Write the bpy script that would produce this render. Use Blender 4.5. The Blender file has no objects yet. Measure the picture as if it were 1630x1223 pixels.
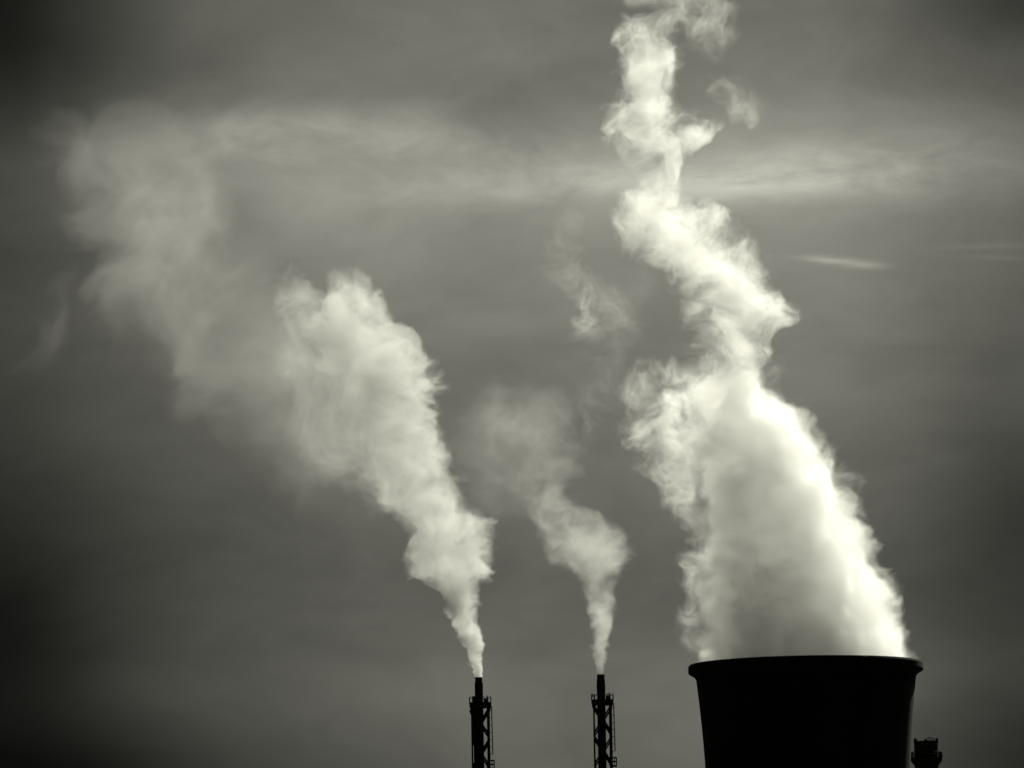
import bpy, bmesh, math, random
from mathutils import Vector, Matrix

R = math.radians
S = bpy.context.scene
COL = S.collection

# ------------------------------------------------------------------ camera
W_PX, H_PX = 1630.0, 1223.0
LENS, SENSOR = 231.0, 36.0
PITCH, ROLL = 6.35, 0.95
EYE = Vector((0.0, 0.0, 1.7))
cd = bpy.data.cameras.new('camera')
cam = bpy.data.objects.new('camera', cd)
COL.objects.link(cam)
cd.lens, cd.sensor_width, cd.clip_start, cd.clip_end = LENS, SENSOR, 1.0, 60000.0
CAM_ROT = Matrix.Rotation(R(90 + PITCH), 3, 'X') @ Matrix.Rotation(-R(ROLL), 3, 'Z')
cam.matrix_world = Matrix.Translation(EYE) @ CAM_ROT.to_4x4()
S.camera = cam


def at(px, py, Y):
    """world point seen at a photo pixel, at distance Y"""
    k = SENSOR / LENS / W_PX
    d = CAM_ROT @ Vector(((px - W_PX / 2) * k, -(py - H_PX / 2) * k, -1.0))
    return EYE + d * (Y / d.y)


# ------------------------------------------------------------------ world, sun, exposure
SUN_EL, SUN_AZ = 42.0, 25.0       # azimuth to the right of the view axis (+Y)
S.view_settings.view_transform = 'Standard'
S.view_settings.look = 'None'
S.view_settings.gamma = 1.0
S.view_settings.exposure = 0.6
S.view_settings.use_curve_mapping = False
S.cycles.use_denoising = True
S.cycles.max_bounces = 8
S.cycles.volume_bounces = 3
S.cycles.volume_step_rate = 3.2
S.cycles.volume_max_steps = 512
S.cycles.transparent_max_bounces = 16

TINT = (1.0, 1.0, 0.85)


class NT:
    """tiny helper to write node maths"""

    def __init__(self, tree):
        self.t = tree

    def new(self, kind, **kw):
        n = self.t.nodes.new(kind)
        for k, v in kw.items():
            setattr(n, k, v)
        return n

    def put(self, sock, v):
        if isinstance(v, bpy.types.NodeSocket):
            self.t.links.new(v, sock)
        elif v is not None:
            sock.default_value = v

    def m(self, op, a, b=None, c=None, clamp=False):
        n = self.new('ShaderNodeMath', operation=op, use_clamp=clamp)
        for i, v in enumerate((a, b, c)):
            if v is not None:
                self.put(n.inputs[i], v)
        return n.outputs[0]

    def v(self, op, a, b=None, c=None, scale=None):
        n = self.new('ShaderNodeVectorMath', operation=op)
        for i, x in enumerate((a, b, c)):
            if x is not None:
                self.put(n.inputs[i], x)
        if scale is not None:
            self.put(n.inputs['Scale'], scale)
        return n.outputs['Value'] if op in ('LENGTH', 'DOT_PRODUCT', 'DISTANCE') else n.outputs['Vector']

    def sep(self, a):
        n = self.new('ShaderNodeSeparateXYZ')
        self.put(n.inputs[0], a)
        return n.outputs[0], n.outputs[1], n.outputs[2]

    def comb(self, x, y, z):
        n = self.new('ShaderNodeCombineXYZ')
        for i, q in enumerate((x, y, z)):
            self.put(n.inputs[i], q)
        return n.outputs[0]

    def noise(self, vec, scale, detail=2.0, rough=0.5, kind='FBM', lac=2.0):
        n = self.new('ShaderNodeTexNoise', noise_dimensions='3D', noise_type=kind, normalize=True)
        self.put(n.inputs['Vector'], vec)
        self.put(n.inputs['Scale'], scale)
        self.put(n.inputs['Detail'], detail)
        self.put(n.inputs['Roughness'], rough)
        self.put(n.inputs['Lacunarity'], lac)
        return n.outputs[0], n.outputs[1]

    def smooth(self, x, a, b, lo=0.0, hi=1.0, interp='SMOOTHSTEP'):
        n = self.new('ShaderNodeMapRange', interpolation_type=interp, clamp=True)
        for i, q in enumerate((x, a, b, lo, hi)):
            self.put(n.inputs[i], q)
        return n.outputs[0]

    def curve(self, x, pts, interp='AUTO'):
        """pts: (x, y) both already in 0..1"""
        n = self.new('ShaderNodeFloatCurve')
        c = n.mapping.curves[0]
        pts = sorted(pts)
        c.points[0].location = pts[0]
        c.points[1].location = pts[-1]
        for p in pts[1:-1]:
            c.points.new(*p)
        n.mapping.update()
        self.put(n.inputs['Value'], x)
        return n.outputs[0]


def build_world():
    w = bpy.data.worlds.new('World')
    S.world = w
    w.use_nodes = True
    t = w.node_tree
    t.nodes.clear()
    g = NT(t)
    out = g.new('ShaderNodeOutputWorld')
    bg = g.new('ShaderNodeBackground')
    bg.inputs['Strength'].default_value = 0.1
    sky = g.new('ShaderNodeTexSky', sky_type='NISHITA', sun_disc=False)
    sky.sun_elevation = R(SUN_EL)
    sky.sun_rotation = R(SUN_AZ)
    bw = g.new('ShaderNodeRGBToBW')
    g.put(bw.inputs[0], sky.outputs[0])
    tc = g.new('ShaderNodeTexCoord')
    d = g.v('NORMALIZE', tc.outputs['Generated'])
    x, y, z = g.sep(d)
    az = g.m('MULTIPLY', g.m('ARCTAN2', x, y), 57.29578)       # degrees right of the view axis
    el = g.m('MULTIPLY', g.m('ARCSINE', z), 57.29578)          # degrees above the horizon
    p0 = g.comb(g.m('MULTIPLY', az, 0.33), 0.0, el)
    _, wc = g.noise(p0, 0.55, 3.0, 0.5)
    wv = g.v('SUBTRACT', wc, (0.5, 0.5, 0.5))
    p1 = g.v('ADD', p0, g.v('SCALE', wv, scale=1.3))
    u1, _, v1 = g.sep(p1)
    azw = g.m('MULTIPLY', u1, 3.03)
    n1, _ = g.noise(g.v('ADD', g.v('MULTIPLY', p1, (1.7, 1, 1)), (1.7, 0.0, 2.3)), 0.85, 5.0, 0.5)
    n2, _ = g.noise(g.v('MULTIPLY', p1, (1.5, 1, 1)), 2.0, 6.0, 0.6)
    n4, _ = g.noise(g.v('ADD', g.v('MULTIPLY', p1, (1.2, 1, 1)), (9.0, 3.0, 4.0)), 5.0, 6.0, 0.65)
    # large scale cloud brightness by elevation
    E0, E1 = 1.5, 11.5
    prof = [(1.5, .08), (2.9, .09), (3.3, .10), (3.7, .10), (4.1, .080), (4.5, .078), (5.2, .094), (6.0, .125), (6.8, .155), (7.4, .18),
            (7.9, .215), (8.25, .235), (8.6, .205), (9.0, .165), (9.5, .15), (10.2, .13), (11.5, .15)]
    elc = g.smooth(g.m('ADD', g.m('MULTIPLY', el, 0.65), g.m('MULTIPLY', v1, 0.35)), E0, E1, interp='LINEAR')
    base = g.curve(elc, [((e - E0) / (E1 - E0), b * 2) for e, b in prof])
    base = g.m('MULTIPLY', base, 0.5)

    def blob(a0, e0, ra, re, amp, acc, warp=1.0):
        da = g.m('DIVIDE', g.m('SUBTRACT', azw if warp else az, a0), ra)
        de = g.m('DIVIDE', g.m('SUBTRACT', v1 if warp else el, e0), re)
        q = g.m('ADD', g.m('MULTIPLY', da, da), g.m('MULTIPLY', de, de))
        e = g.m('EXPONENT', g.m('MULTIPLY', q, -1.0))
        return g.m('MULTIPLY_ADD', e, amp, acc)

    def ang(px, py):
        q = at(px, py, 1000.0) - EYE
        return math.degrees(math.atan2(q.x, q.y)), math.degrees(math.asin(q.z / q.length))

    pxd = 8.9 / 1630
    bl = 0.0
    for px, py, rx, ry, amp in [(470, 225, 210, 42, .085), (890, 285, 160, 36, .085), (1240, 285, 230, 45, .12), (640, 300, 150, 30, .03), (820, 235, 120, 25, .035)]:
        a0, e0 = ang(px, py)
        bl = blob(a0, e0, rx * pxd, ry * pxd, amp, bl, warp=1)
    # thin streaks of cirrus, torn along their length
    n3, c3 = g.noise(g.comb(g.m('MULTIPLY', az, 0.5), 0.0, g.m('MULTIPLY', el, 3.0)), 2.6, 4.0, 0.6)
    jit = g.m('MULTIPLY', g.m('SUBTRACT', n3, 0.5), 0.10)
    st = 0.0
    for px, py, rx, ry, amp, slope in [(1325, 414, 45, 6, .10, .10), (1375, 423, 35, 4, .06, .03), (1570, 392, 80, 6, .025, 0.0), (1590, 410, 70, 4, .02, .05)]:
        a0, e0 = ang(px, py)
        da = g.m('SUBTRACT', az, a0)
        de = g.m('ADD', g.m('MULTIPLY_ADD', da, slope, g.m('SUBTRACT', el, e0)), jit)
        da = g.m('DIVIDE', da, rx * pxd)
        de = g.m('DIVIDE', de, ry * pxd)
        q = g.m('ADD', g.m('MULTIPLY', da, da), g.m('MULTIPLY', de, de))
        st = g.m('MULTIPLY_ADD', g.m('EXPONENT', g.m('MULTIPLY', q, -1.0)), amp, st)
    val = g.m('ADD', base, g.m('MULTIPLY_ADD', st, 1.3, g.m('MULTIPLY', bl, g.smooth(n2, 0.3, 0.68, 0.35, 1.7))))
    # streaky variation
    val = g.m('MULTIPLY', val, g.m('MULTIPLY_ADD', g.m('SUBTRACT', n1, 0.5), 1.0, 1.0))
    val = g.m('MULTIPLY', val, g.m('MULTIPLY_ADD', g.m('SUBTRACT', n2, 0.5), 0.30, 1.0))
    val = g.m('MULTIPLY', val, g.m('MULTIPLY_ADD', g.m('SUBTRACT', n4, 0.5), 0.12, 1.0))
    # lens vignetting painted into the sky; overhead and behind dimmed to keep silhouettes black
    azs = g.m('ADD', g.m('MULTIPLY', az, 0.8), g.m('MULTIPLY', azw, 0.2))
    left = g.smooth(azs, -5.0, -0.8, 0.26, 1.0)
    right = g.smooth(azs, 1.8, 5.2, 1.0, 0.45)
    val = g.m('MULTIPLY', g.m('MULTIPLY', val, left), right)
    for px, py, rx, ry, amp in [(0, 20, 150, 190, -.8), (0, 1250, 540, 130, -.88), (0, 1060, 190, 270, -.75), (1680, 1250, 230, 200, -.7), (1660, 0, 190, 70, -.5), (230, 90, 170, 60, -.25), (1150, 30, 300, 40, -.12), (620, 150, 180, 30, -.1), (1620, 800, 110, 200, -.3)]:  # corner vignette painted as dark blobs, among a few darker cloud patches
        a0, e0 = ang(px, py)
        val = g.m('MULTIPLY', val, g.m('MAXIMUM', blob(a0, e0, rx * pxd, ry * pxd, amp, 1.0, warp=0), 0.03))
    ahead = g.smooth(y, 0.5, 0.97, 0.0, 1.0)  # unseen sky outside the view dimmed to hold light off the structures
    val = g.m('MULTIPLY', val, ahead)
    # thin bright cloud round the sun
    sd = Vector((math.sin(R(SUN_AZ)) * math.cos(R(SUN_EL)), math.cos(R(SUN_AZ)) * math.cos(R(SUN_EL)), math.sin(R(SUN_EL))))
    cs = g.v('DOT_PRODUCT', d, tuple(sd))
    glow = g.m('MULTIPLY', g.smooth(cs, 0.88, 1.0), 1.6)
    val = g.m('ADD', val, glow)
    val = g.m('MAXIMUM', val, 0.003)
    # nishita level near the view axis is about 4.5 at this sun: bring to unit
    lum = g.m('MULTIPLY', g.m('MULTIPLY', bw.outputs[0], SKY_GAIN), val)
    colr = g.v('SCALE', TINT, scale=lum)
    g.put(bg.inputs['Color'], colr)
    t.links.new(bg.outputs[0], out.inputs['Surface'])


SKY_GAIN = 1.01
build_world()

sl = bpy.data.lights.new('sun', 'SUN')
sl.energy, sl.angle, sl.color = 5.0, R(0.5), (1.0, 0.998, 0.84)
so = bpy.data.objects.new('sun', sl)
COL.objects.link(so)
sdir = Vector((math.sin(R(SUN_AZ)) * math.cos(R(SUN_EL)), math.cos(R(SUN_AZ)) * math.cos(R(SUN_EL)), math.sin(R(SUN_EL))))
so.rotation_euler = sdir.to_track_quat('Z', 'Y').to_euler()
so.location = (300, 900, 400)


# ------------------------------------------------------------------ materials
def mat(name, col, rough=0.9, metal=0.0, var=0.3, scale=1.0, stretch=(1, 1, 1)):
    m = bpy.data.materials.new(name)
    m.use_nodes = True
    g = NT(m.node_tree)
    b = m.node_tree.nodes['Principled BSDF']
    tc = g.new('ShaderNodeTexCoord')
    mp = g.v('MULTIPLY', tc.outputs['Object'], stretch)
    f, _ = g.noise(mp, scale, 6.0, 0.6)
    k = g.smooth(f, 0.3, 0.7, 1.0 - var, 1.0 + var)
    c = g.v('SCALE', col, scale=k)
    g.put(b.inputs['Base Color'], c)
    b.inputs['Roughness'].default_value = rough
    b.inputs['Metallic'].default_value = metal
    b.inputs['Specular IOR Level'].default_value = 0.05
    bp = g.new('ShaderNodeBump')
    bp.inputs['Strength'].default_value = 0.3
    bp.inputs['Distance'].default_value = 0.05
    g.put(bp.inputs['Height'], f)
    g.put(b.inputs['Normal'], bp.outputs[0])
    return m


M_CONC = mat('weathered_concrete', (0.017, 0.017, 0.016), 1.0, 0, 0.2, 0.15, (1, 1, 0.25))  # base darkened below real concrete to carry the backlit silhouette
M_STEEL = mat('silhouette_steel', (0.02, 0.02, 0.019), 0.9, 0, 0.3, 0.8)  # near-black base puts the silhouette's shade into the steel colour
M_BRICK = mat('silhouette_brick', (0.03, 0.029, 0.027), 0.95, 0, 0.3, 0.5)  # dark base stands in for backlit shade on the brick
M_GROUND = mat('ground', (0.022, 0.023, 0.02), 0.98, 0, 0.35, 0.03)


# ------------------------------------------------------------------ mesh helpers
def obj(name, bm, m, parent=None, loc=None, smooth=False):
    bmesh.ops.recalc_face_normals(bm, faces=bm.faces[:])
    me = bpy.data.meshes.new(name)
    bm.to_mesh(me)
    bm.free()
    me.materials.append(m)
    if smooth:
        for p in me.polygons:
            p.use_smooth = True
    o = bpy.data.objects.new(name, me)
    COL.objects.link(o)
    if parent:
        o.parent = parent
    if loc is not None:
        o.location = loc
    return o


def empty(name, loc, label, cat, group=None, rz=0.0):
    o = bpy.data.objects.new(name, None)
    COL.objects.link(o)
    o.location = loc
    o.rotation_euler = (0, 0, rz)
    o['label'], o['category'] = label, cat
    if group:
        o['group'] = group
    return o


def tube(bm, a, b, r, n=8, r2=None):
    """closed round bar from a to b"""
    a, b = Vector(a), Vector(b)
    r2 = r if r2 is None else r2
    d = (b - a).normalized()
    u = d.orthogonal().normalized()
    w = d.cross(u)
    rings = []
    for p, rr in ((a, r), (b, r2)):
        rings.append([bm.verts.new(p + (u * math.cos(i * 2 * math.pi / n) + w * math.sin(i * 2 * math.pi / n)) * rr) for i in range(n)])
    for i in range(n):
        j = (i + 1) % n
        bm.faces.new((rings[0][i], rings[0][j], rings[1][j], rings[1][i]))
    bm.faces.new(rings[0][::-1])
    bm.faces.new(rings[1])


def lathe(bm, prof, n=48, closed=False):
    """prof: (r, z) list, revolved about z; closed joins last to first"""
    rings = [[bm.verts.new((r * math.cos(i * 2 * math.pi / n), r * math.sin(i * 2 * math.pi / n), z)) for i in range(n)] for r, z in prof]
    m = len(rings)
    for k in range(m if closed else m - 1):
        a, b = rings[k], rings[(k + 1) % m]
        for i in range(n):
            j = (i + 1) % n
            bm.faces.new((a[i], a[j], b[j], b[i]))
    if not closed:
        bm.faces.new(rings[0][::-1])
        bm.faces.new(rings[-1])


def box(bm, c, s, rz=0.0):
    v = bmesh.ops.create_cube(bm, size=1.0)['verts']
    bmesh.ops.scale(bm, vec=s, verts=v)
    if rz:
        bmesh.ops.rotate(bm, cent=(0, 0, 0), matrix=Matrix.Rotation(rz, 3, 'Z'), verts=v)
    bmesh.ops.translate(bm, vec=c, verts=v)


# ------------------------------------------------------------------ ground
bm = bmesh.new()
bmesh.ops.create_grid(bm, x_segments=40, y_segments=40, size=20000)
for v in bm.verts:
    v.co.z = 0.0
g_o = obj('ground', bm, M_GROUND)
g_o['kind'] = 'structure'

# ------------------------------------------------------------------ cooling tower
TY = 1400.0
lipc = at(1282.5, 1056, TY)
MPP = TY * SENSOR / LENS / W_PX          # metres per photo pixel at the tower
TX, TOPZ = lipc.x, lipc.z
LIP_R = 187.5 * MPP
tower = empty('cooling_tower', (TX, TY, 0), 'huge black concrete cooling tower with flared rim, steam pouring from its mouth', 'cooling tower')


def hyper(z):
    """shell radius by height"""
    zt = TOPZ - 30.0                     # throat
    rt = 161.5 * MPP
    if z >= zt:
        t = (z - zt) / (TOPZ - zt)
        return rt + (178.0 * MPP - rt) * t ** 1.7
    t = (zt - z) / zt
    return rt * math.sqrt(1 + 1.05 * t * t * 1.25)


NZ, z0 = 60, 7.0
prof = [(hyper(z0 + (TOPZ - 2.2 - z0) * i / NZ), z0 + (TOPZ - 2.2 - z0) * i / NZ) for i in range(NZ + 1)]
inner = [(r - 0.7, z) for r, z in prof[::-1]]
bm = bmesh.new()
lathe(bm, prof + inner, 128, closed=True)
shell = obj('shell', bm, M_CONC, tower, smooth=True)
bm = bmesh.new()
rt = hyper(TOPZ - 2.2)
lathe(bm, [(rt - 0.75, TOPZ - 2.19), (rt + 0.05, TOPZ - 3.0), (rt + 0.25, TOPZ - 2.6), (LIP_R - 0.45, TOPZ - 2.15), (LIP_R - 0.05, TOPZ - 1.85), (LIP_R, TOPZ - 1.6), (LIP_R, TOPZ - 0.5),
           (LIP_R - 0.25, TOPZ - 0.1), (LIP_R - 0.6, TOPZ), (rt - 0.75, TOPZ)][1:] + [(rt - 0.75, TOPZ - 2.19)], 128, closed=True)
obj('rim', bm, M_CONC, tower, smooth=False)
rb = hyper(0) + 1.5
for i in range(36):
    a0 = i * 2 * math.pi / 36
    bm = bmesh.new()
    rr = hyper(z0) - 0.35
    for s in (-1, 1):
        a1 = a0 + s * math.pi / 36
        tube(bm, (rb * math.cos(a0), rb * math.sin(a0), 0.0), (rr * math.cos(a1), rr * math.sin(a1), z0 + 0.1), 0.4, 8)
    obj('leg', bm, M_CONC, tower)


# ------------------------------------------------------------------ lattice chimneys
def lattice_chimney(px, py_top, Y, flip, label):
    top = at(px, py_top, Y)
    k = Y * SENSOR / LENS / W_PX           # metres per photo pixel here
    H = top.z
    root = empty('lattice_chimney', (top.x, Y, 0), label, 'chimney', 'slim smoking chimneys held in steel lattice')
    # flue: the pipe itself
    bm = bmesh.new()
    r0 = 6.6 * k
    if flip:
        pr = [(r0, 0), (r0, H - 28 * k), (r0 + .5 * k, H - 22 * k), (r0 + .3 * k, H - 14 * k), (r0 - .4 * k, H - 6 * k), (5.9 * k, H - 2.5 * k), (6.4 * k, H - 1.8 * k), (6.4 * k, H)]
    else:
        pr = [(r0 + .3 * k, 0), (r0, H - 26 * k), (r0, H - 9 * k), (5.8 * k, H - 7.5 * k), (5.7 * k, H - 2 * k), (6.1 * k, H - 1.5 * k), (6.1 * k, H)]
    rin = 4.9 * k
    lathe(bm, pr + [(rin, H), (rin, H - 30 * k), (rin, 0)], 28, closed=True)
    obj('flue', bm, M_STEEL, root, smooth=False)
    # lattice mast: four corner legs, bays of 26 px
    off = 1.8 * k                           # mast centre is a bit right of the flue
    hw = 14.0 * k
    zt = H - 49 * k                         # underside of the platform
    bay = 49.0 * k
    n = int(zt / bay) + 1
    legs = {}
    for sx in (-1, 1):
        for sy in (-1, 1):
            bm = bmesh.new()
            rr = (2.4 if sx > 0 else 1.25) * k
            tube(bm, (off + sx * hw - sx * (rr - 1.0 * k), sy * hw, 0), (off + sx * hw - sx * (rr - 1.0 * k), sy * hw, zt + 0.1), rr, 10)
            obj('mast_leg', bm, M_STEEL, root)
    for ib in range(n):
        z1 = zt - ib * bay
        z2 = max(z1 - bay, 0.05)
        bm = bmesh.new()
        q = hw - 0.3 * k
        rr = 1.15 * k
        for s in (-1, 1):
            for dz in (0.0, 5.6 * k):       # every diagonal is a pair of bars
                za, zb = z1 - dz, max(z2 + 5.6 * k - dz, 0.05)
                tube(bm, (off - q, s * q, za), (off + q, s * q, zb), rr, 6)
                tube(bm, (off + q, s * (q - .25 * k), za), (off - q, s * (q - .25 * k), zb), rr, 6)
                tube(bm, (off + s * q, -q, za), (off + s * q, q, zb), rr, 6)
                tube(bm, (off + s * (q - .25 * k), q, za), (off + s * (q - .25 * k), -q, zb), rr, 6)
        obj('lattice_bay', bm, M_STEEL, root)
    # head platform
    bm = bmesh.new()
    ph = 17.5 * k
    zd = H - 44 * k
    # deck as a shallow inverted pyramid ring
    for (a, zz, hh) in ((ph, zd + 1.4 * k, 4.4 * k), (ph - 1.0 * k, zd - 1.8 * k, 2.4 * k), (ph - 2.8 * k, zd - 3.9 * k, 2.2 * k)):
        for s in (-1, 1):
            box(bm, (off, s * (a - 4 * k), zz), (2 * a, 7 * k, hh))
            box(bm, (off + s * (a - 3.8 * k), 0, zz - .02 * k), (7.4 * k, 2 * a - 15 * k, hh - .1 * k))
    plat = obj('platform', bm, M_STEEL, root)
    bm = bmesh.new()
    hgt = 8.2 * k
    zz = zd + 3.4 * k
    e = ph - .5 * k
    for s in (-1, 1):
        for t_ in (-1, -.72, -.36, 0, .36, .72, 1):
            tube(bm, (off + s * e, t_ * e, zz), (off + s * e, t_ * e, zz + hgt), .8 * k, 6)
            if abs(t_) < 1 and abs(t_) > .5:
                tube(bm, (off + t_ * e, s * e, zz), (off + t_ * e, s * e, zz + hgt), .7 * k, 6)
        for h_ in (hgt, hgt * .5):
            tube(bm, (off + s * e, -e, zz + h_), (off + s * e, e, zz + h_), .7 * k, 6)
        tube(bm, (off - e, s * e, zz + hgt), (off + e, s * e, zz + hgt), .4 * k, 6)
        # toe board
    obj('railing', bm, M_STEEL, plat)
    # lamp housings, winch, antenna on the deck
    bm = bmesh.new()
    box(bm, (off + 9.3 * k, -3 * k, zd + 5.5 * k), (5.5 * k, 5 * k, 7 * k))
    obj('equipment_box', bm, M_STEEL, plat)
    bm = bmesh.new()
    box(bm, (off + 7.5 * k, 6 * k, zd + 7.5 * k), (4 * k, 4 * k, 6 * k))
    obj('equipment_box', bm, M_STEEL, plat)
    rods = [(off + 11 * k, 0, zd + 8 * k, off + 11 * k, zd + 16 * k, 1.1 * k)]
    if flip:
        rods += [(off - 15.5 * k, 0, zd + 8 * k, off - 16.3 * k, zd + 15 * k, .9 * k), (off + 8.0 * k, 2 * k, zd + 8 * k, off + 7.6 * k, zd + 14.5 * k, .7 * k)]
        bm = bmesh.new()
        box(bm, (off - 12.8 * k, 2 * k, zd + 6.5 * k), (1.6 * k, 5 * k, 11 * k))
        obj('equipment_box', bm, M_STEEL, plat)
    else:
        bm = bmesh.new()
        box(bm, (off - 9.5 * k, 0, zd + 7.5 * k), (7 * k, 8 * k, 13 * k))
        bmesh.ops.bevel(bm, geom=bm.edges[:], offset=.6 * k, segments=1, affect='EDGES')
        obj('equipment_box', bm, M_STEEL, plat)
    for x1_, y1_, z1_, x2_, z2_, rr_ in rods:
        bm = bmesh.new()
        tube(bm, (x1_, y1_, z1_), (x2_, y1_, z2_), rr_, 6, rr_ * .5)
        obj('antenna', bm, M_STEEL, plat)
    # brackets under the platform
    for s in (-1, 1):
        for sy in (-1, 1):
            bm = bmesh.new()
            tube(bm, (off + s * (ph - 1.2 * k), sy * hw, zd - 2 * k), (off + s * hw, sy * hw, zd - 12 * k), .9 * k, 6)
            obj('bracket', bm, M_STEEL, plat)
    if not flip:
        bm = bmesh.new()
        tube(bm, (off - ph + .8 * k, -4 * k, zd - 8.5 * k), (off - hw + .4 * k, -4 * k, zd - 16 * k), 1.6 * k, 6)
        obj('bracket', bm, M_STEEL, plat)
    if not flip:                           # a second riser beside the flue darkens the left half
        bm = bmesh.new()
        tube(bm, (off - 9.4 * k, 2 * k, 0), (off - 9.4 * k, 2 * k, zd), 2.2 * k, 12)
        tube(bm, (off - 12.0 * k, -2 * k, H - 106 * k), (off - 12.0 * k, -2 * k, zd), 1.5 * k, 12)
        obj('riser_pipe', bm, M_STEEL, root)
    # ladder standing off the right leg
    zl0, zl1 = H - 50 * k, (H - 122.5 * k if flip else H - 123 * k)
    bm = bmesh.new()
    xl = off + hw + 3.8 * k
    tube(bm, (xl, -4 * k, zl0 + 4 * k), (xl + 1.0 * k, -4 * k, zl1), .85 * k, 6)
    tube(bm, (xl, -.8 * k, zl0 + 4 * k), (xl + 1.0 * k, -.8 * k, zl1), .85 * k, 6)
    for i in range(7):
        z_ = zl1 + (zl0 - zl1) * i / 6.3
        tube(bm, (xl + 1.0 * k, -4 * k, z_), (off + hw - k, -4 * k, z_), .5 * k, 6)
        tube(bm, (xl + .9 * k, -4 * k, z_ + .01), (xl + .9 * k, -.8 * k, z_ + .01), .5 * k, 6)
    obj('ladder', bm, M_STEEL, root)
    # rest platforms down the mast with railings
    for zi in (H - 146.0 * k, H - 300 * k, H - 450 * k, H - 600 * k):
        if zi < 5:
            continue
        bm = bmesh.new()
        a = off + hw + 3.6 * k
        box(bm, (a - 1 * k, 0, zi), (9.5 * k, 20 * k, 2 * k))
        box(bm, (off + 10.5 * k, -2 * k, zi + 7 * k), (3.5 * k, 6 * k, 12 * k))
        lp = obj('rest_platform', bm, M_STEEL, root)
        bm = bmesh.new()
        xe = a + 3.2 * k
        for yy in (-9.5 * k, 0, 9.5 * k):
            tube(bm, (xe, yy, zi + k), (xe, yy, zi + 13 * k), .75 * k, 6)
        for h_ in (13 * k, 7 * k):
            tube(bm, (xe, -9.5 * k, zi + h_), (xe, 9.5 * k, zi + h_), .6 * k, 6)
            for yy in (-9.5, 9.5):
                tube(bm, (xe, yy * k, zi + h_), (off + hw, yy * k, zi + h_), .8 * k, 6)
        tube(bm, (a - .2 * k, -9.5 * k, zi + k), (a - .2 * k, -9.5 * k, zi + 13 * k), .5 * k, 6)
        obj('railing', bm, M_STEEL, lp)
    # footing
    bm = bmesh.new()
    box(bm, (off, 0, 0.6), (5.5, 5.5, 1.2))
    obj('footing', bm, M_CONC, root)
    return root, top


CY = 1460.0
ch1, top1 = lattice_chimney(762.0, 1078.5, CY, False, 'lattice chimney on the left, sending up the thicker brighter plume of smoke')
ch2, top2 = lattice_chimney(956.3, 1074.0, CY, True, 'lattice chimney next to the cooling tower, sending up the fainter smaller plume')

# ------------------------------------------------------------------ broad stack at the right of the tower
SY = 1560.0
st = at(1474.0, 1180.0, SY)
k = SY * SENSOR / LENS / W_PX
stack = empty('broad_chimney', (st.x, SY, 0), 'short broad black stack with a jagged top, just right of the cooling tower', 'chimney')
H = st.z
bm = bmesh.new()
lathe(bm, [(20.5 * k, 0), (19.1 * k, H - 60 * k), (18.9 * k, H - 42 * k), (19.1 * k, H - 12 * k), (19.3 * k, H - 2 * k), (19.3 * k, H), (16.5 * k, H), (16.5 * k, H - 20 * k), (17, 0)][:8] + [(16.5 * k, 0)], 40, closed=True)
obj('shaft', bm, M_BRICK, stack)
bm = bmesh.new()
random.seed(5)
for a, w, h in ((180, 6, 3.0), (168, 5, 4.2), (192, 5, 4.2), (200, 5, 3.4), (155, 4, 3.0), (0, 5, 4.4), (12, 4, 3.8), (-12, 4, 3.8), (262, 2.5, 2.6), (270, 2.2, 1.6)):
    aa = R(a)
    bm = bmesh.new()
    box(bm, (18 * k * math.cos(aa), 18 * k * math.sin(aa), H + h * k / 2 - .2), (3 * k, w * k, h * k + .4), aa)
    obj('crown_stub', bm, M_STEEL, stack)
bm = bmesh.new()
for i in range(9):                           # the bent handrail seen above the edge
    a1, a2 = R(272 + i * 5.5), R(272 + (i + 1) * 5.5)
    hh = [3.6, 4.6, 4.8, 4.6, 4.9, 4.2, 3.6, 3.2, 3.0, 2.6]
    tube(bm, (17.5 * k * math.cos(a1), 17.5 * k * math.sin(a1), H + hh[i] * k), (17.5 * k * math.cos(a2), 17.5 * k * math.sin(a2), H + hh[i + 1] * k), .55 * k, 6)
    if i % 2 == 0:
        tube(bm, (17.5 * k * math.cos(a1), 17.5 * k * math.sin(a1), H), (17.5 * k * math.cos(a1), 17.5 * k * math.sin(a1), H + hh[i] * k), .6 * k, 6)
obj('handrail', bm, M_STEEL, stack)
bm = bmesh.new()
zg = H - 27 * k
lathe(bm, [(19.0 * k, zg - 12 * k), (23.0 * k, zg - 7 * k), (25.6 * k, zg - 3.5 * k), (25.8 * k, zg + 1 * k), (19.0 * k, zg + 1 * k)], 40, closed=True)
gal = obj('gallery', bm, M_STEEL, stack)
bm = bmesh.new()
NG = 28
for i in range(NG):
    a1, a2 = 2 * math.pi * i / NG, 2 * math.pi * (i + 1) / NG
    f = lambda a, z, r=25.3: (r * k * math.cos(a), r * k * math.sin(a), zg + z * k)
    for z in (5.5, 9.5):
        rr_ = 25.3 if z < 6 else 24.6
        tube(bm, f(a1, z, rr_), f(a2, z, rr_), .55 * k, 6)
    tube(bm, f(a1, .9), f(a1, 5.5), .6 * k, 6)
    tube(bm, f(a1, 5.5), f(a1, 9.5, 24.6), .6 * k, 6)
obj('gallery_railing', bm, M_STEEL, gal)
for a in (-25, 5, 35):
    bm = bmesh.new()
    box(bm, (22.8 * k * math.cos(R(a)), 22.8 * k * math.sin(R(a)), zg + 4.2 * k), (3.4 * k, 3.4 * k, 6.6 * k), R(a))
    obj('equipment_box', bm, M_STEEL, gal)


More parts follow.
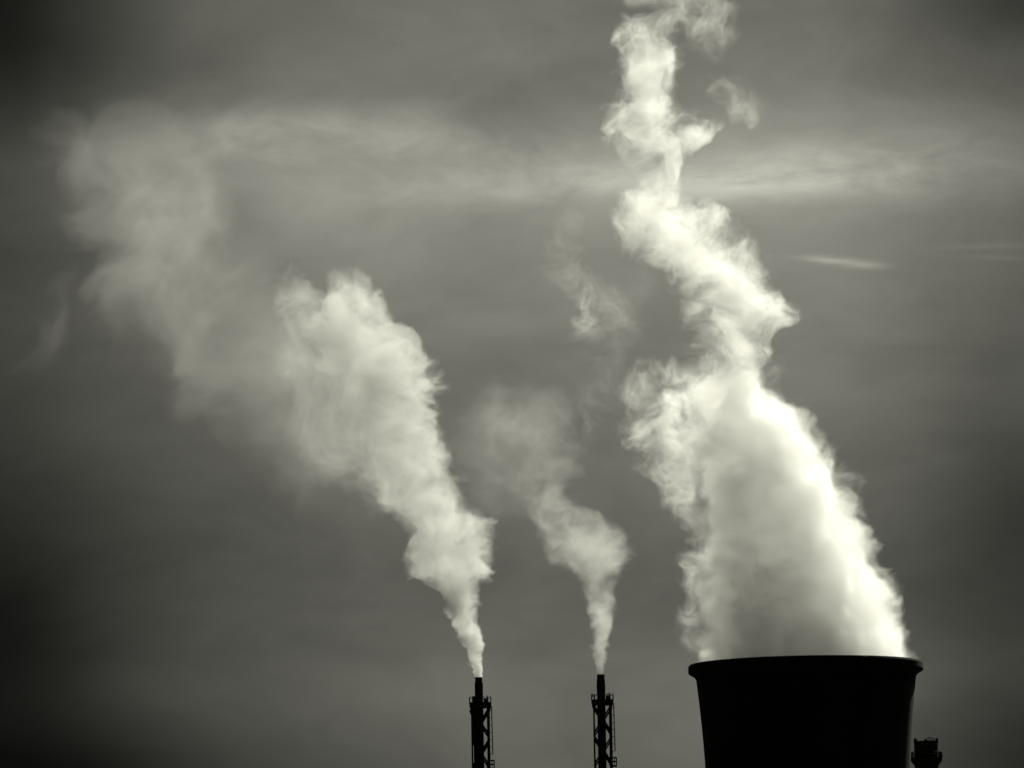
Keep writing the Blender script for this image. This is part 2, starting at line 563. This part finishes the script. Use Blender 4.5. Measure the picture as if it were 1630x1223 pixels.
# ------------------------------------------------------------------ steam and smoke plumes
def steam_mat(name, aniso, color, k=1.0):
    m = bpy.data.materials.new(name)
    m.use_nodes = True
    t = m.node_tree
    t.nodes.clear()
    out = t.nodes.new('ShaderNodeOutputMaterial')
    pv = t.nodes.new('ShaderNodeVolumePrincipled')
    pv.inputs['Color'].default_value = (*color, 1)
    pv.inputs['Density'].default_value = k
    pv.inputs['Density Attribute'].default_value = 'density'
    pv.inputs['Anisotropy'].default_value = aniso
    t.links.new(pv.outputs[0], out.inputs['Volume'])
    return m


def plume(name, base, Y, strands, voxel, material, warps, detail, erode, lean, label=None, cat=None, group=None, seed=0.0, clip_h=None, margin=3.0, small=None):
    """strands: list of dict(rows=[(py, x_left, x_right, weight, depth_px)], squash, edge=(e0,e1)), photo pixels at distance Y.
    The density grid is worked out by geometry nodes from the strands' centre lines and widths, warped by several
    octaves of turbulence, and written to a volume grid in the object's own space (origin at the mouth)."""
    kpx = Y * SENSOR / LENS / W_PX
    ra = R(lean)
    ca, sa = math.cos(ra), math.sin(ra)
    xs_, zs_, rm = [], [], 0
    for st_ in strands:
        for py, xl, xr, w, dy in st_['rows']:
            r_ = 0.5 * (xr - xl) * kpx
            rm = max(rm, r_ * st_.get('squash', 1.0) + abs(dy) * kpx)
            for px in (xl, xr):
                q = at(px, py, Y) - base
                sg = -1 if px == xl else 1
                qx = q.x + sg * (0.12 * r_ + margin)
                xs_.append(ca * qx - sa * q.z)
                zs_.append(sa * qx + ca * q.z)
    dpt = rm * 1.1 + margin
    bounds = ((min(xs_), -dpt, min(zs_) - 1.0), (max(xs_), dpt, max(zs_) + margin))
    me = bpy.data.volumes.new(name)
    o = bpy.data.objects.new(name, me)
    COL.objects.link(o)
    o.location = base
    o.rotation_euler = (0, ra, 0)
    if cat:
        o['label'], o['category'], o['group'] = label, cat, group
    me.materials.append(material)
    ng = bpy.data.node_groups.new(name + '_field', 'GeometryNodeTree')
    ng.interface.new_socket('Geometry', in_out='INPUT', socket_type='NodeSocketGeometry')
    ng.interface.new_socket('Geometry', in_out='OUTPUT', socket_type='NodeSocketGeometry')
    g = NT(ng)
    gout = g.new('NodeGroupOutput')
    P0 = g.new('GeometryNodeInputPosition').outputs[0]
    xo, yo, zo = g.sep(P0)
    z0_ = g.m('ADD', g.m('MULTIPLY', xo, -sa), g.m('MULTIPLY', zo, ca))      # upright height above the mouth
    P0 = g.comb(g.m('ADD', g.m('MULTIPLY', xo, ca), g.m('MULTIPLY', zo, sa)), yo, z0_)
    P = P0
    seedv = (seed, seed * 1.7, -seed * 0.6)
    for (lam, amp, h0, h1) in warps:
        q = g.v('ADD', P, seedv)
        _, c = g.noise(q, 1.0 / lam, 1.0, 0.5)
        d = g.v('SUBTRACT', c, (0.5, 0.5, 0.5))
        a = g.smooth(z0_, h0, h1, 0.0, amp * 2.0, 'LINEAR') if h1 > h0 else amp * 2.0
        P = g.v('ADD', P, g.v('SCALE', d, scale=a))
    x, y, z = g.sep(P)
    total = None
    dn, _ = g.noise(g.v('ADD', P, seedv), 1.0 / detail[0], detail[1], 0.66)
    dr, _ = g.noise(g.v('ADD', P, (31.0 + seed, 7.0, 13.0)), 1.0 / (detail[0] * .7), 4.0, 0.62)
    ridge = g.smooth(g.m('MULTIPLY_ADD', g.m('ABSOLUTE', g.m('SUBTRACT', dr, 0.5)), -7.0, 1.0), 0.1, 1.0)
    dc, _ = g.noise(g.v('ADD', P, (3.0, 71.0, seed)), 1.0 / detail[0], 4.0, 0.66)
    clump = g.smooth(dc, 0.34, 0.66, 0.15, 1.7)
    if small:
        dsm, _ = g.noise(g.v('ADD', P, seedv), 1.0 / small[0], 4.0, 0.6)
        mx = g.smooth(z0_, small[1], small[2])
        dn = g.m('ADD', g.m('MULTIPLY', dn, mx), g.m('MULTIPLY', dsm, g.m('SUBTRACT', 1.0, mx)))
    for s in strands:
        rows = [(at(0.5 * (xl + xr), py, Y) - base, 0.5 * (xr - xl) * kpx, w, dy * kpx) for py, xl, xr, w, dy in s['rows']]
        rows.sort(key=lambda r: r[0].z)
        zs = [r[0].z for r in rows]
        zlo, zhi = zs[0], zs[-1]
        t = g.smooth(z, zlo, zhi, interp='LINEAR')

        def chan(vals):
            lo, hi = min(vals), max(vals)
            if hi - lo < 1e-6:
                return lo
            c = g.curve(t, [((a - zlo) / (zhi - zlo), (b - lo) / (hi - lo)) for a, b in zip(zs, vals)])
            return g.m('MULTIPLY_ADD', c, hi - lo, lo)
        cx = chan([r[0].x for r in rows])
        cy = chan([r[3] for r in rows])
        rr = chan([r[1] for r in rows])
        ww = chan([r[2] for r in rows])
        sq = s.get('squash', 1.0)
        dx = g.m('SUBTRACT', x, cx)
        dyy = g.m('DIVIDE', g.m('SUBTRACT', y, cy), sq)
        over = g.m('MAXIMUM', g.m('MAXIMUM', g.m('SUBTRACT', zlo, z), g.m('SUBTRACT', z, zhi)), 0.0)
        dist = g.v('LENGTH', g.comb(dx, dyy, g.m('MULTIPLY', over, s.get('cap', 1.0))))
        sv = g.m('SUBTRACT', 1.0, g.m('DIVIDE', dist, rr))
        sv = g.m('MULTIPLY_ADD', g.m('SUBTRACT', dn, 0.5), s.get('erode', erode) * 2, sv)
        e0, e1 = s.get('edge', (0.0, 0.35))
        D = g.m('MULTIPLY', g.m('MULTIPLY', g.smooth(sv, e0, e1), ww), (g.smooth(dc, 0.31, 0.69, *s['soft']) if s.get('soft') else clump))
        if s.get('ridge'):
            D = g.m('MULTIPLY', D, g.m('MULTIPLY_ADD', ridge, s['ridge'], 1 - s['ridge']))
        total = D if total is None else g.m('MAXIMUM', total, D)
    mouth = g.smooth(z0_, *(clip_h or (-0.3, 0.3)))
    total = g.m('MULTIPLY', total, mouth)
    vc = g.new('GeometryNodeVolumeCube')
    g.put(vc.inputs['Density'], total)
    lo, hi = bounds
    vc.inputs['Min'].default_value = lo
    vc.inputs['Max'].default_value = hi
    for nm, a, b in zip('XYZ', lo, hi):
        vc.inputs['Resolution ' + nm].default_value = max(8, int((b - a) / voxel))
    sm = g.new('GeometryNodeSetMaterial')
    sm.inputs['Material'].default_value = material
    ng.links.new(vc.outputs[0], sm.inputs[0])
    ng.links.new(sm.outputs[0], gout.inputs[0])
    md = o.modifiers.new('steam', 'NODES')
    md.node_group = ng
    print('PLUME', name, bounds, [vc.inputs['Resolution ' + c].default_value for c in 'XYZ'])
    return o


M_STEAM = steam_mat('steam', 0.35, (0.997, 0.997, 0.99), 1.0)
tb = Vector((TX, TY, TOPZ - 0.5))
body = [(1062, 1104, 1466, .13, 0), (1030, 1098, 1462, .14, 0), (990, 1098, 1444, .13, 0), (950, 1094, 1430, .13, 0), (900, 1100, 1408, .13, 0), (850, 1106, 1382, .13, 0), (800, 1108, 1364, .13, 0),
        (760, 1102, 1348, .13, 0), (715, 1096, 1318, .14, 0), (680, 1096, 1296, .16, 0), (650, 1108, 1268, .16, 0), (620, 1118, 1232, .13, 0), (590, 1126, 1210, .13, 0), (560, 1132, 1196, 0, 0)]
core = [(660, 1140, 1240, .14, 0), (600, 1128, 1208, .16, 0), (560, 1122, 1200, .16, 0), (520, 1130, 1205, .18, 0), (490, 1142, 1215, .22, 0), (465, 1128, 1215, .24, 0), (440, 1100, 1190, .22, 0), (410, 1072, 1162, .19, 0),
        (380, 1042, 1122, .19, 0), (350, 1026, 1088, .20, 0), (320, 1020, 1074, .22, 0), (290, 1028, 1074, .22, 0), (265, 1042, 1080, .20, 0), (240, 1030, 1080, .14, 0), (200, 1005, 1068, .19, 0),
        (160, 1002, 1070, .24, 0), (120, 996, 1070, .20, 0), (80, 996, 1064, .15, 0), (55, 1004, 1060, .07, 0), (40, 1004, 1056, 0, 0)]
halo = [(640, 1090, 1260, .0, 0), (590, 1095, 1230, .06, 0), (550, 1100, 1222, .07, 0), (500, 1105, 1248, .08, 0), (460, 1075, 1242, .08, 0), (420, 1030, 1212, .08, 0), (385, 980, 1190, .08, 0), (350, 962, 1155, .08, 0),
        (315, 978, 1100, .07, 0), (280, 1015, 1086, .05, 0), (240, 990, 1090, .06, 0), (200, 970, 1088, .09, 0), (150, 970, 1084, .09, 0), (100, 972, 1082, .09, 0), (60, 974, 1076, .07, 0), (40, 985, 1070, 0, 0)]
wisps = [
    dict(rows=[(820, 1060, 1130, 0, 0), (780, 1045, 1140, .06, 0), (730, 1018, 1160, .10, 0), (680, 1010, 1165, .12, 0), (640, 1025, 1160, .11, 0), (600, 1070, 1150, .05, 0), (580, 1085, 1150, 0, 0)], edge=(0.0, .35), erode=1.0, ridge=.8),
    dict(rows=[(680, 980, 1005, 0, 30), (640, 978, 1040, .035, 30), (600, 985, 1085, .05, 30), (575, 1010, 1090, 0, 30)], edge=(.0, .4), erode=.7, ridge=1),
    dict(rows=[(262, 1060, 1082, 0, 0), (238, 1062, 1108, .11, 0), (215, 1078, 1140, .15, 0), (198, 1108, 1160, .08, 0), (185, 1135, 1160, 0, 0)], edge=(0.0, .35), erode=.8, ridge=.6),
    dict(rows=[(205, 1192, 1222, 0, 0), (185, 1165, 1222, .035, 0), (160, 1140, 1215, .04, 0), (140, 1120, 1195, .02, 0), (125, 1120, 1170, 0, 0)], edge=(0.0, .5), erode=.8, ridge=1),
    dict(rows=[(90, 1050, 1170, 0, 0), (60, 1080, 1178, .018, 0), (30, 1040, 1172, .032, 0), (0, 995, 1140, .03, 0), (-30, 985, 1110, .02, 0)], edge=(.0, .4), erode=.7, ridge=1),
    dict(rows=[(590, 1195, 1225, 0, 0), (540, 1190, 1245, .12, 0), (490, 1190, 1262, .18, 0), (450, 1190, 1240, 0, 0)], edge=(0.0, .4), erode=.6, ridge=.8),
    dict(rows=[(1040, 1080, 1150, 0, 0), (990, 1078, 1150, .04, 0), (900, 1074, 1150, .055, 0), (800, 1084, 1150, .045, 0), (760, 1085, 1130, 0, 0)], edge=(.0, .4), erode=.8, ridge=.8),
    dict(rows=[(1000, 1395, 1440, 0, 0), (880, 1340, 1402, .10, 0), (800, 1290, 1364, .11, 0), (740, 1250, 1348, .11, 0), (690, 1215, 1310, .10, 0), (640, 1190, 1265, 0, 0)], edge=(.0, .4), erode=.8, ridge=.8),
]
steam = plume('steam_plume', tb, TY, [dict(rows=body, edge=(0.06, .24), soft=(.72, 1.3), erode=.33), dict(rows=core, edge=(0.05, .3), erode=.9, ridge=.35), dict(rows=halo, edge=(0.05, .35), erode=1.0, ridge=.9)] + wisps, 0.27, M_STEAM,
      [(34, 1.2, 2, 45), (17, 2.8, 0, 30), (8.5, 3.6, -1, 14), (4.3, 2.4, -1, 6), (2.2, 1.25, -1, 2), (1.1, .5, 0, 0)],
      (6.5, 5.0), .5, -13.0,
      'huge dense white steam plume rising from the cooling tower', 'steam plume', 'plumes rising over the plant', 3.1)

stray = [
    dict(rows=[(700, 940, 975, 0, 0), (660, 930, 962, .02, 0), (620, 932, 965, .012, 0), (590, 935, 960, 0, 0)], edge=(.0, .5), erode=.8, ridge=1),
    dict(rows=[(540, 905, 1040, 0, 0), (505, 930, 1045, .012, 0), (470, 900, 1020, .014, 0), (440, 910, 980, 0, 0)], edge=(.0, .5), erode=.9, ridge=1),
    dict(rows=[(460, 872, 905, 0, 0), (430, 868, 900, .018, 0), (400, 875, 905, .012, 0), (370, 880, 925, .01, 0), (320, 900, 960, 0, 0)], edge=(.0, .5), erode=.8, ridge=1),
    dict(rows=[(550, 900, 960, 0, 0), (515, 898, 962, .03, 0), (480, 898, 955, .028, 0), (420, 860, 930, .015, 0), (370, 870, 920, 0, 0)], edge=(.0, .5), erode=.8, ridge=1),
    dict(rows=[(730, 930, 980, 0, 0), (660, 925, 975, .012, 0), (600, 925, 970, .01, 0), (560, 920, 960, 0, 0)], edge=(.0, .5), erode=.8, ridge=1),
    dict(rows=[(640, 965, 990, 0, 0), (560, 940, 1010, .006, 0), (480, 960, 1050, .006, 0), (420, 930, 1000, 0, 0)], edge=(.0, .5), erode=.8, ridge=1),
]
sp = at(935, 740, TY)
wisp = plume('wisp', sp, TY, stray, .3, M_STEAM, [(17, 5, 0, 0), (8.5, 4, 0, 0), (4.3, 2.4, 0, 0), (2.2, 1.2, 0, 0), (1.1, .6, 0, 0)], (4.0, 4.0), .8, 0.0, seed=24.7, clip_h=(-2, 0))
wisp.parent = steam
wisp.matrix_parent_inverse = (Matrix.Translation(tb) @ Matrix.Rotation(R(-13.0), 4, 'Y')).inverted()

M_SMOKE = steam_mat('chimney_smoke', 0.3, (0.82, 0.82, 0.815), 1.0)
b1 = top1 - Vector((0, 0, 0.15))
left_rows = [(1080, 757, 768, 1.2, 0), (1060, 750, 768, .9, 0), (1040, 746, 769, .75, 0), (1010, 728, 768, .5, 0), (980, 714, 764, .38, 0), (950, 704, 761, .28, 0), (925, 680, 768, .18, 0), (890, 643, 778, .12, 0), (850, 645, 779, .10, 0),
             (810, 600, 752, .07, 0), (770, 566, 718, .06, 0), (730, 556, 719, .07, 0), (690, 541, 705, .075, 0), (650, 521, 698, .09, 0), (610, 501, 694, .11, 0), (570, 486, 686, .12, 0),
             (530, 490, 655, .10, 0), (490, 503, 622, .095, 0), (460, 513, 606, .06, 0), (432, 530, 590, 0, 0)]
far_rows = [(800, 440, 560, 0, 0), (740, 350, 650, .004, 0), (680, 320, 650, .0055, 0), (620, 270, 620, .006, 0), (560, 200, 580, .006, 0), (500, 125, 530, .006, 0), (440, 95, 460, .0055, 0), (380, 75, 410, .0055, 0),
            (320, 72, 400, .0055, 0), (270, 75, 380, .005, 0), (220, 100, 360, .003, 0), (150, 150, 330, 0.0, 0)]
bright_rows = [(640, 400, 470, 0, 0), (560, 330, 470, .005, 0), (470, 260, 420, .007, 0), (380, 250, 385, .009, 0), (310, 240, 375, .010, 0), (250, 230, 350, .005, 0), (190, 220, 300, 0, 0)]
drift_rows = [(600, 20, 90, 0, 0), (540, 0, 110, .004, 0), (490, 20, 110, .005, 0), (440, 40, 110, 0, 0)]
edge_rows = [(600, 220, 320, 0, 0), (520, 150, 260, .006, 0), (440, 110, 220, .008, 0), (370, 90, 180, .008, 0), (310, 82, 165, .010, 0), (260, 88, 150, .008, 0), (215, 100, 150, 0, 0)]
mid_rows = [(640, 430, 530, 0, 0), (560, 430, 530, .018, 0), (500, 435, 530, .028, 0), (460, 440, 510, .035, 0), (430, 445, 480, .025, 0), (412, 450, 460, 0, 0)]
shade_rows = [(820, 560, 640, 0, 0), (740, 500, 640, .018, 0), (660, 450, 620, .022, 0), (580, 420, 580, .022, 0), (520, 430, 560, 0, 0)]
plume('smoke_plume', b1, CY, [dict(rows=left_rows, edge=(.03, .26), erode=.55, soft=(.22, 1.65)), dict(rows=mid_rows, edge=(0.03, .35), erode=.8), dict(rows=shade_rows, edge=(0, .6), erode=.8)], .24, M_SMOKE,
      [(24, 5.0, 18, 50), (11, 4.0, 8, 35), (5.2, 2.8, 2, 20), (2.6, 1.6, 0, 8), (1.3, .55, -1, 3), (.7, .25, -1, 1)],
      (5.5, 5.0), .55, -21.0,
      'thick bright smoke plume leaning left from the left lattice chimney', 'smoke plume', 'plumes rising over the plant', 11.3, small=(1.6, 3, 22))
b3 = at(300, 780, CY + 40)
plume('smoke_plume', b3, CY + 40, [dict(rows=far_rows, edge=(0, .6), erode=.6), dict(rows=bright_rows, edge=(0, .7), erode=.9), dict(rows=edge_rows, edge=(0, .7), erode=.9), dict(rows=drift_rows, edge=(0, .8), erode=.7)], .55, M_SMOKE,
      [(40, 15, 0, 0), (18, 9, 0, 0), (9, 5, 0, 0), (4.5, 2.3, 0, 0), (2.2, 1.0, 0, 0)],
      (18.0, 5.0), .9, -24.0,
      'faint wide drifting veil of old smoke at the far left', 'smoke plume', 'plumes rising over the plant', 7.7, clip_h=(-12, 2))

b2 = top2 - Vector((0, 0, 0.1))
right_rows = [(1076, 950, 962, .10, 0), (1050, 945, 965, .14, 0), (1020, 942, 971, .14, 0), (985, 938, 978, .12, 0), (950, 928, 980, .08, 0), (920, 903, 1002, .055, 0), (890, 874, 1012, .05, 0), (860, 856, 1010, .045, 0),
              (835, 832, 970, .033, 0), (810, 822, 928, .026, 0), (780, 810, 908, .021, 0), (750, 796, 915, .016, 0), (715, 780, 925, .012, 0), (680, 772, 928, .011, 0), (645, 790, 920, .006, 0), (610, 820, 915, .0, 0)]
side_rows = [(840, 740, 850, 0, 0), (780, 720, 900, .006, 0), (700, 700, 930, .008, 0), (650, 705, 900, .007, 0), (610, 730, 890, 0, 0)]
plume('smoke_plume', b2, CY, [dict(rows=right_rows, edge=(0.05, .4), erode=.8), dict(rows=side_rows, edge=(0, .7), erode=.8)], .34, M_SMOKE,
      [(24, 5.0, 25, 60), (11, 4.0, 12, 40), (5.2, 2.5, 4, 25), (2.6, 1.3, 1, 10), (1.3, .7, 0, 5)],
      (8.0, 5.0), .5, -20.0,
      'thin pale smoke plume from the chimney next to the cooling tower', 'smoke plume', 'plumes rising over the plant', 5.9, small=(1.8, 4, 26))
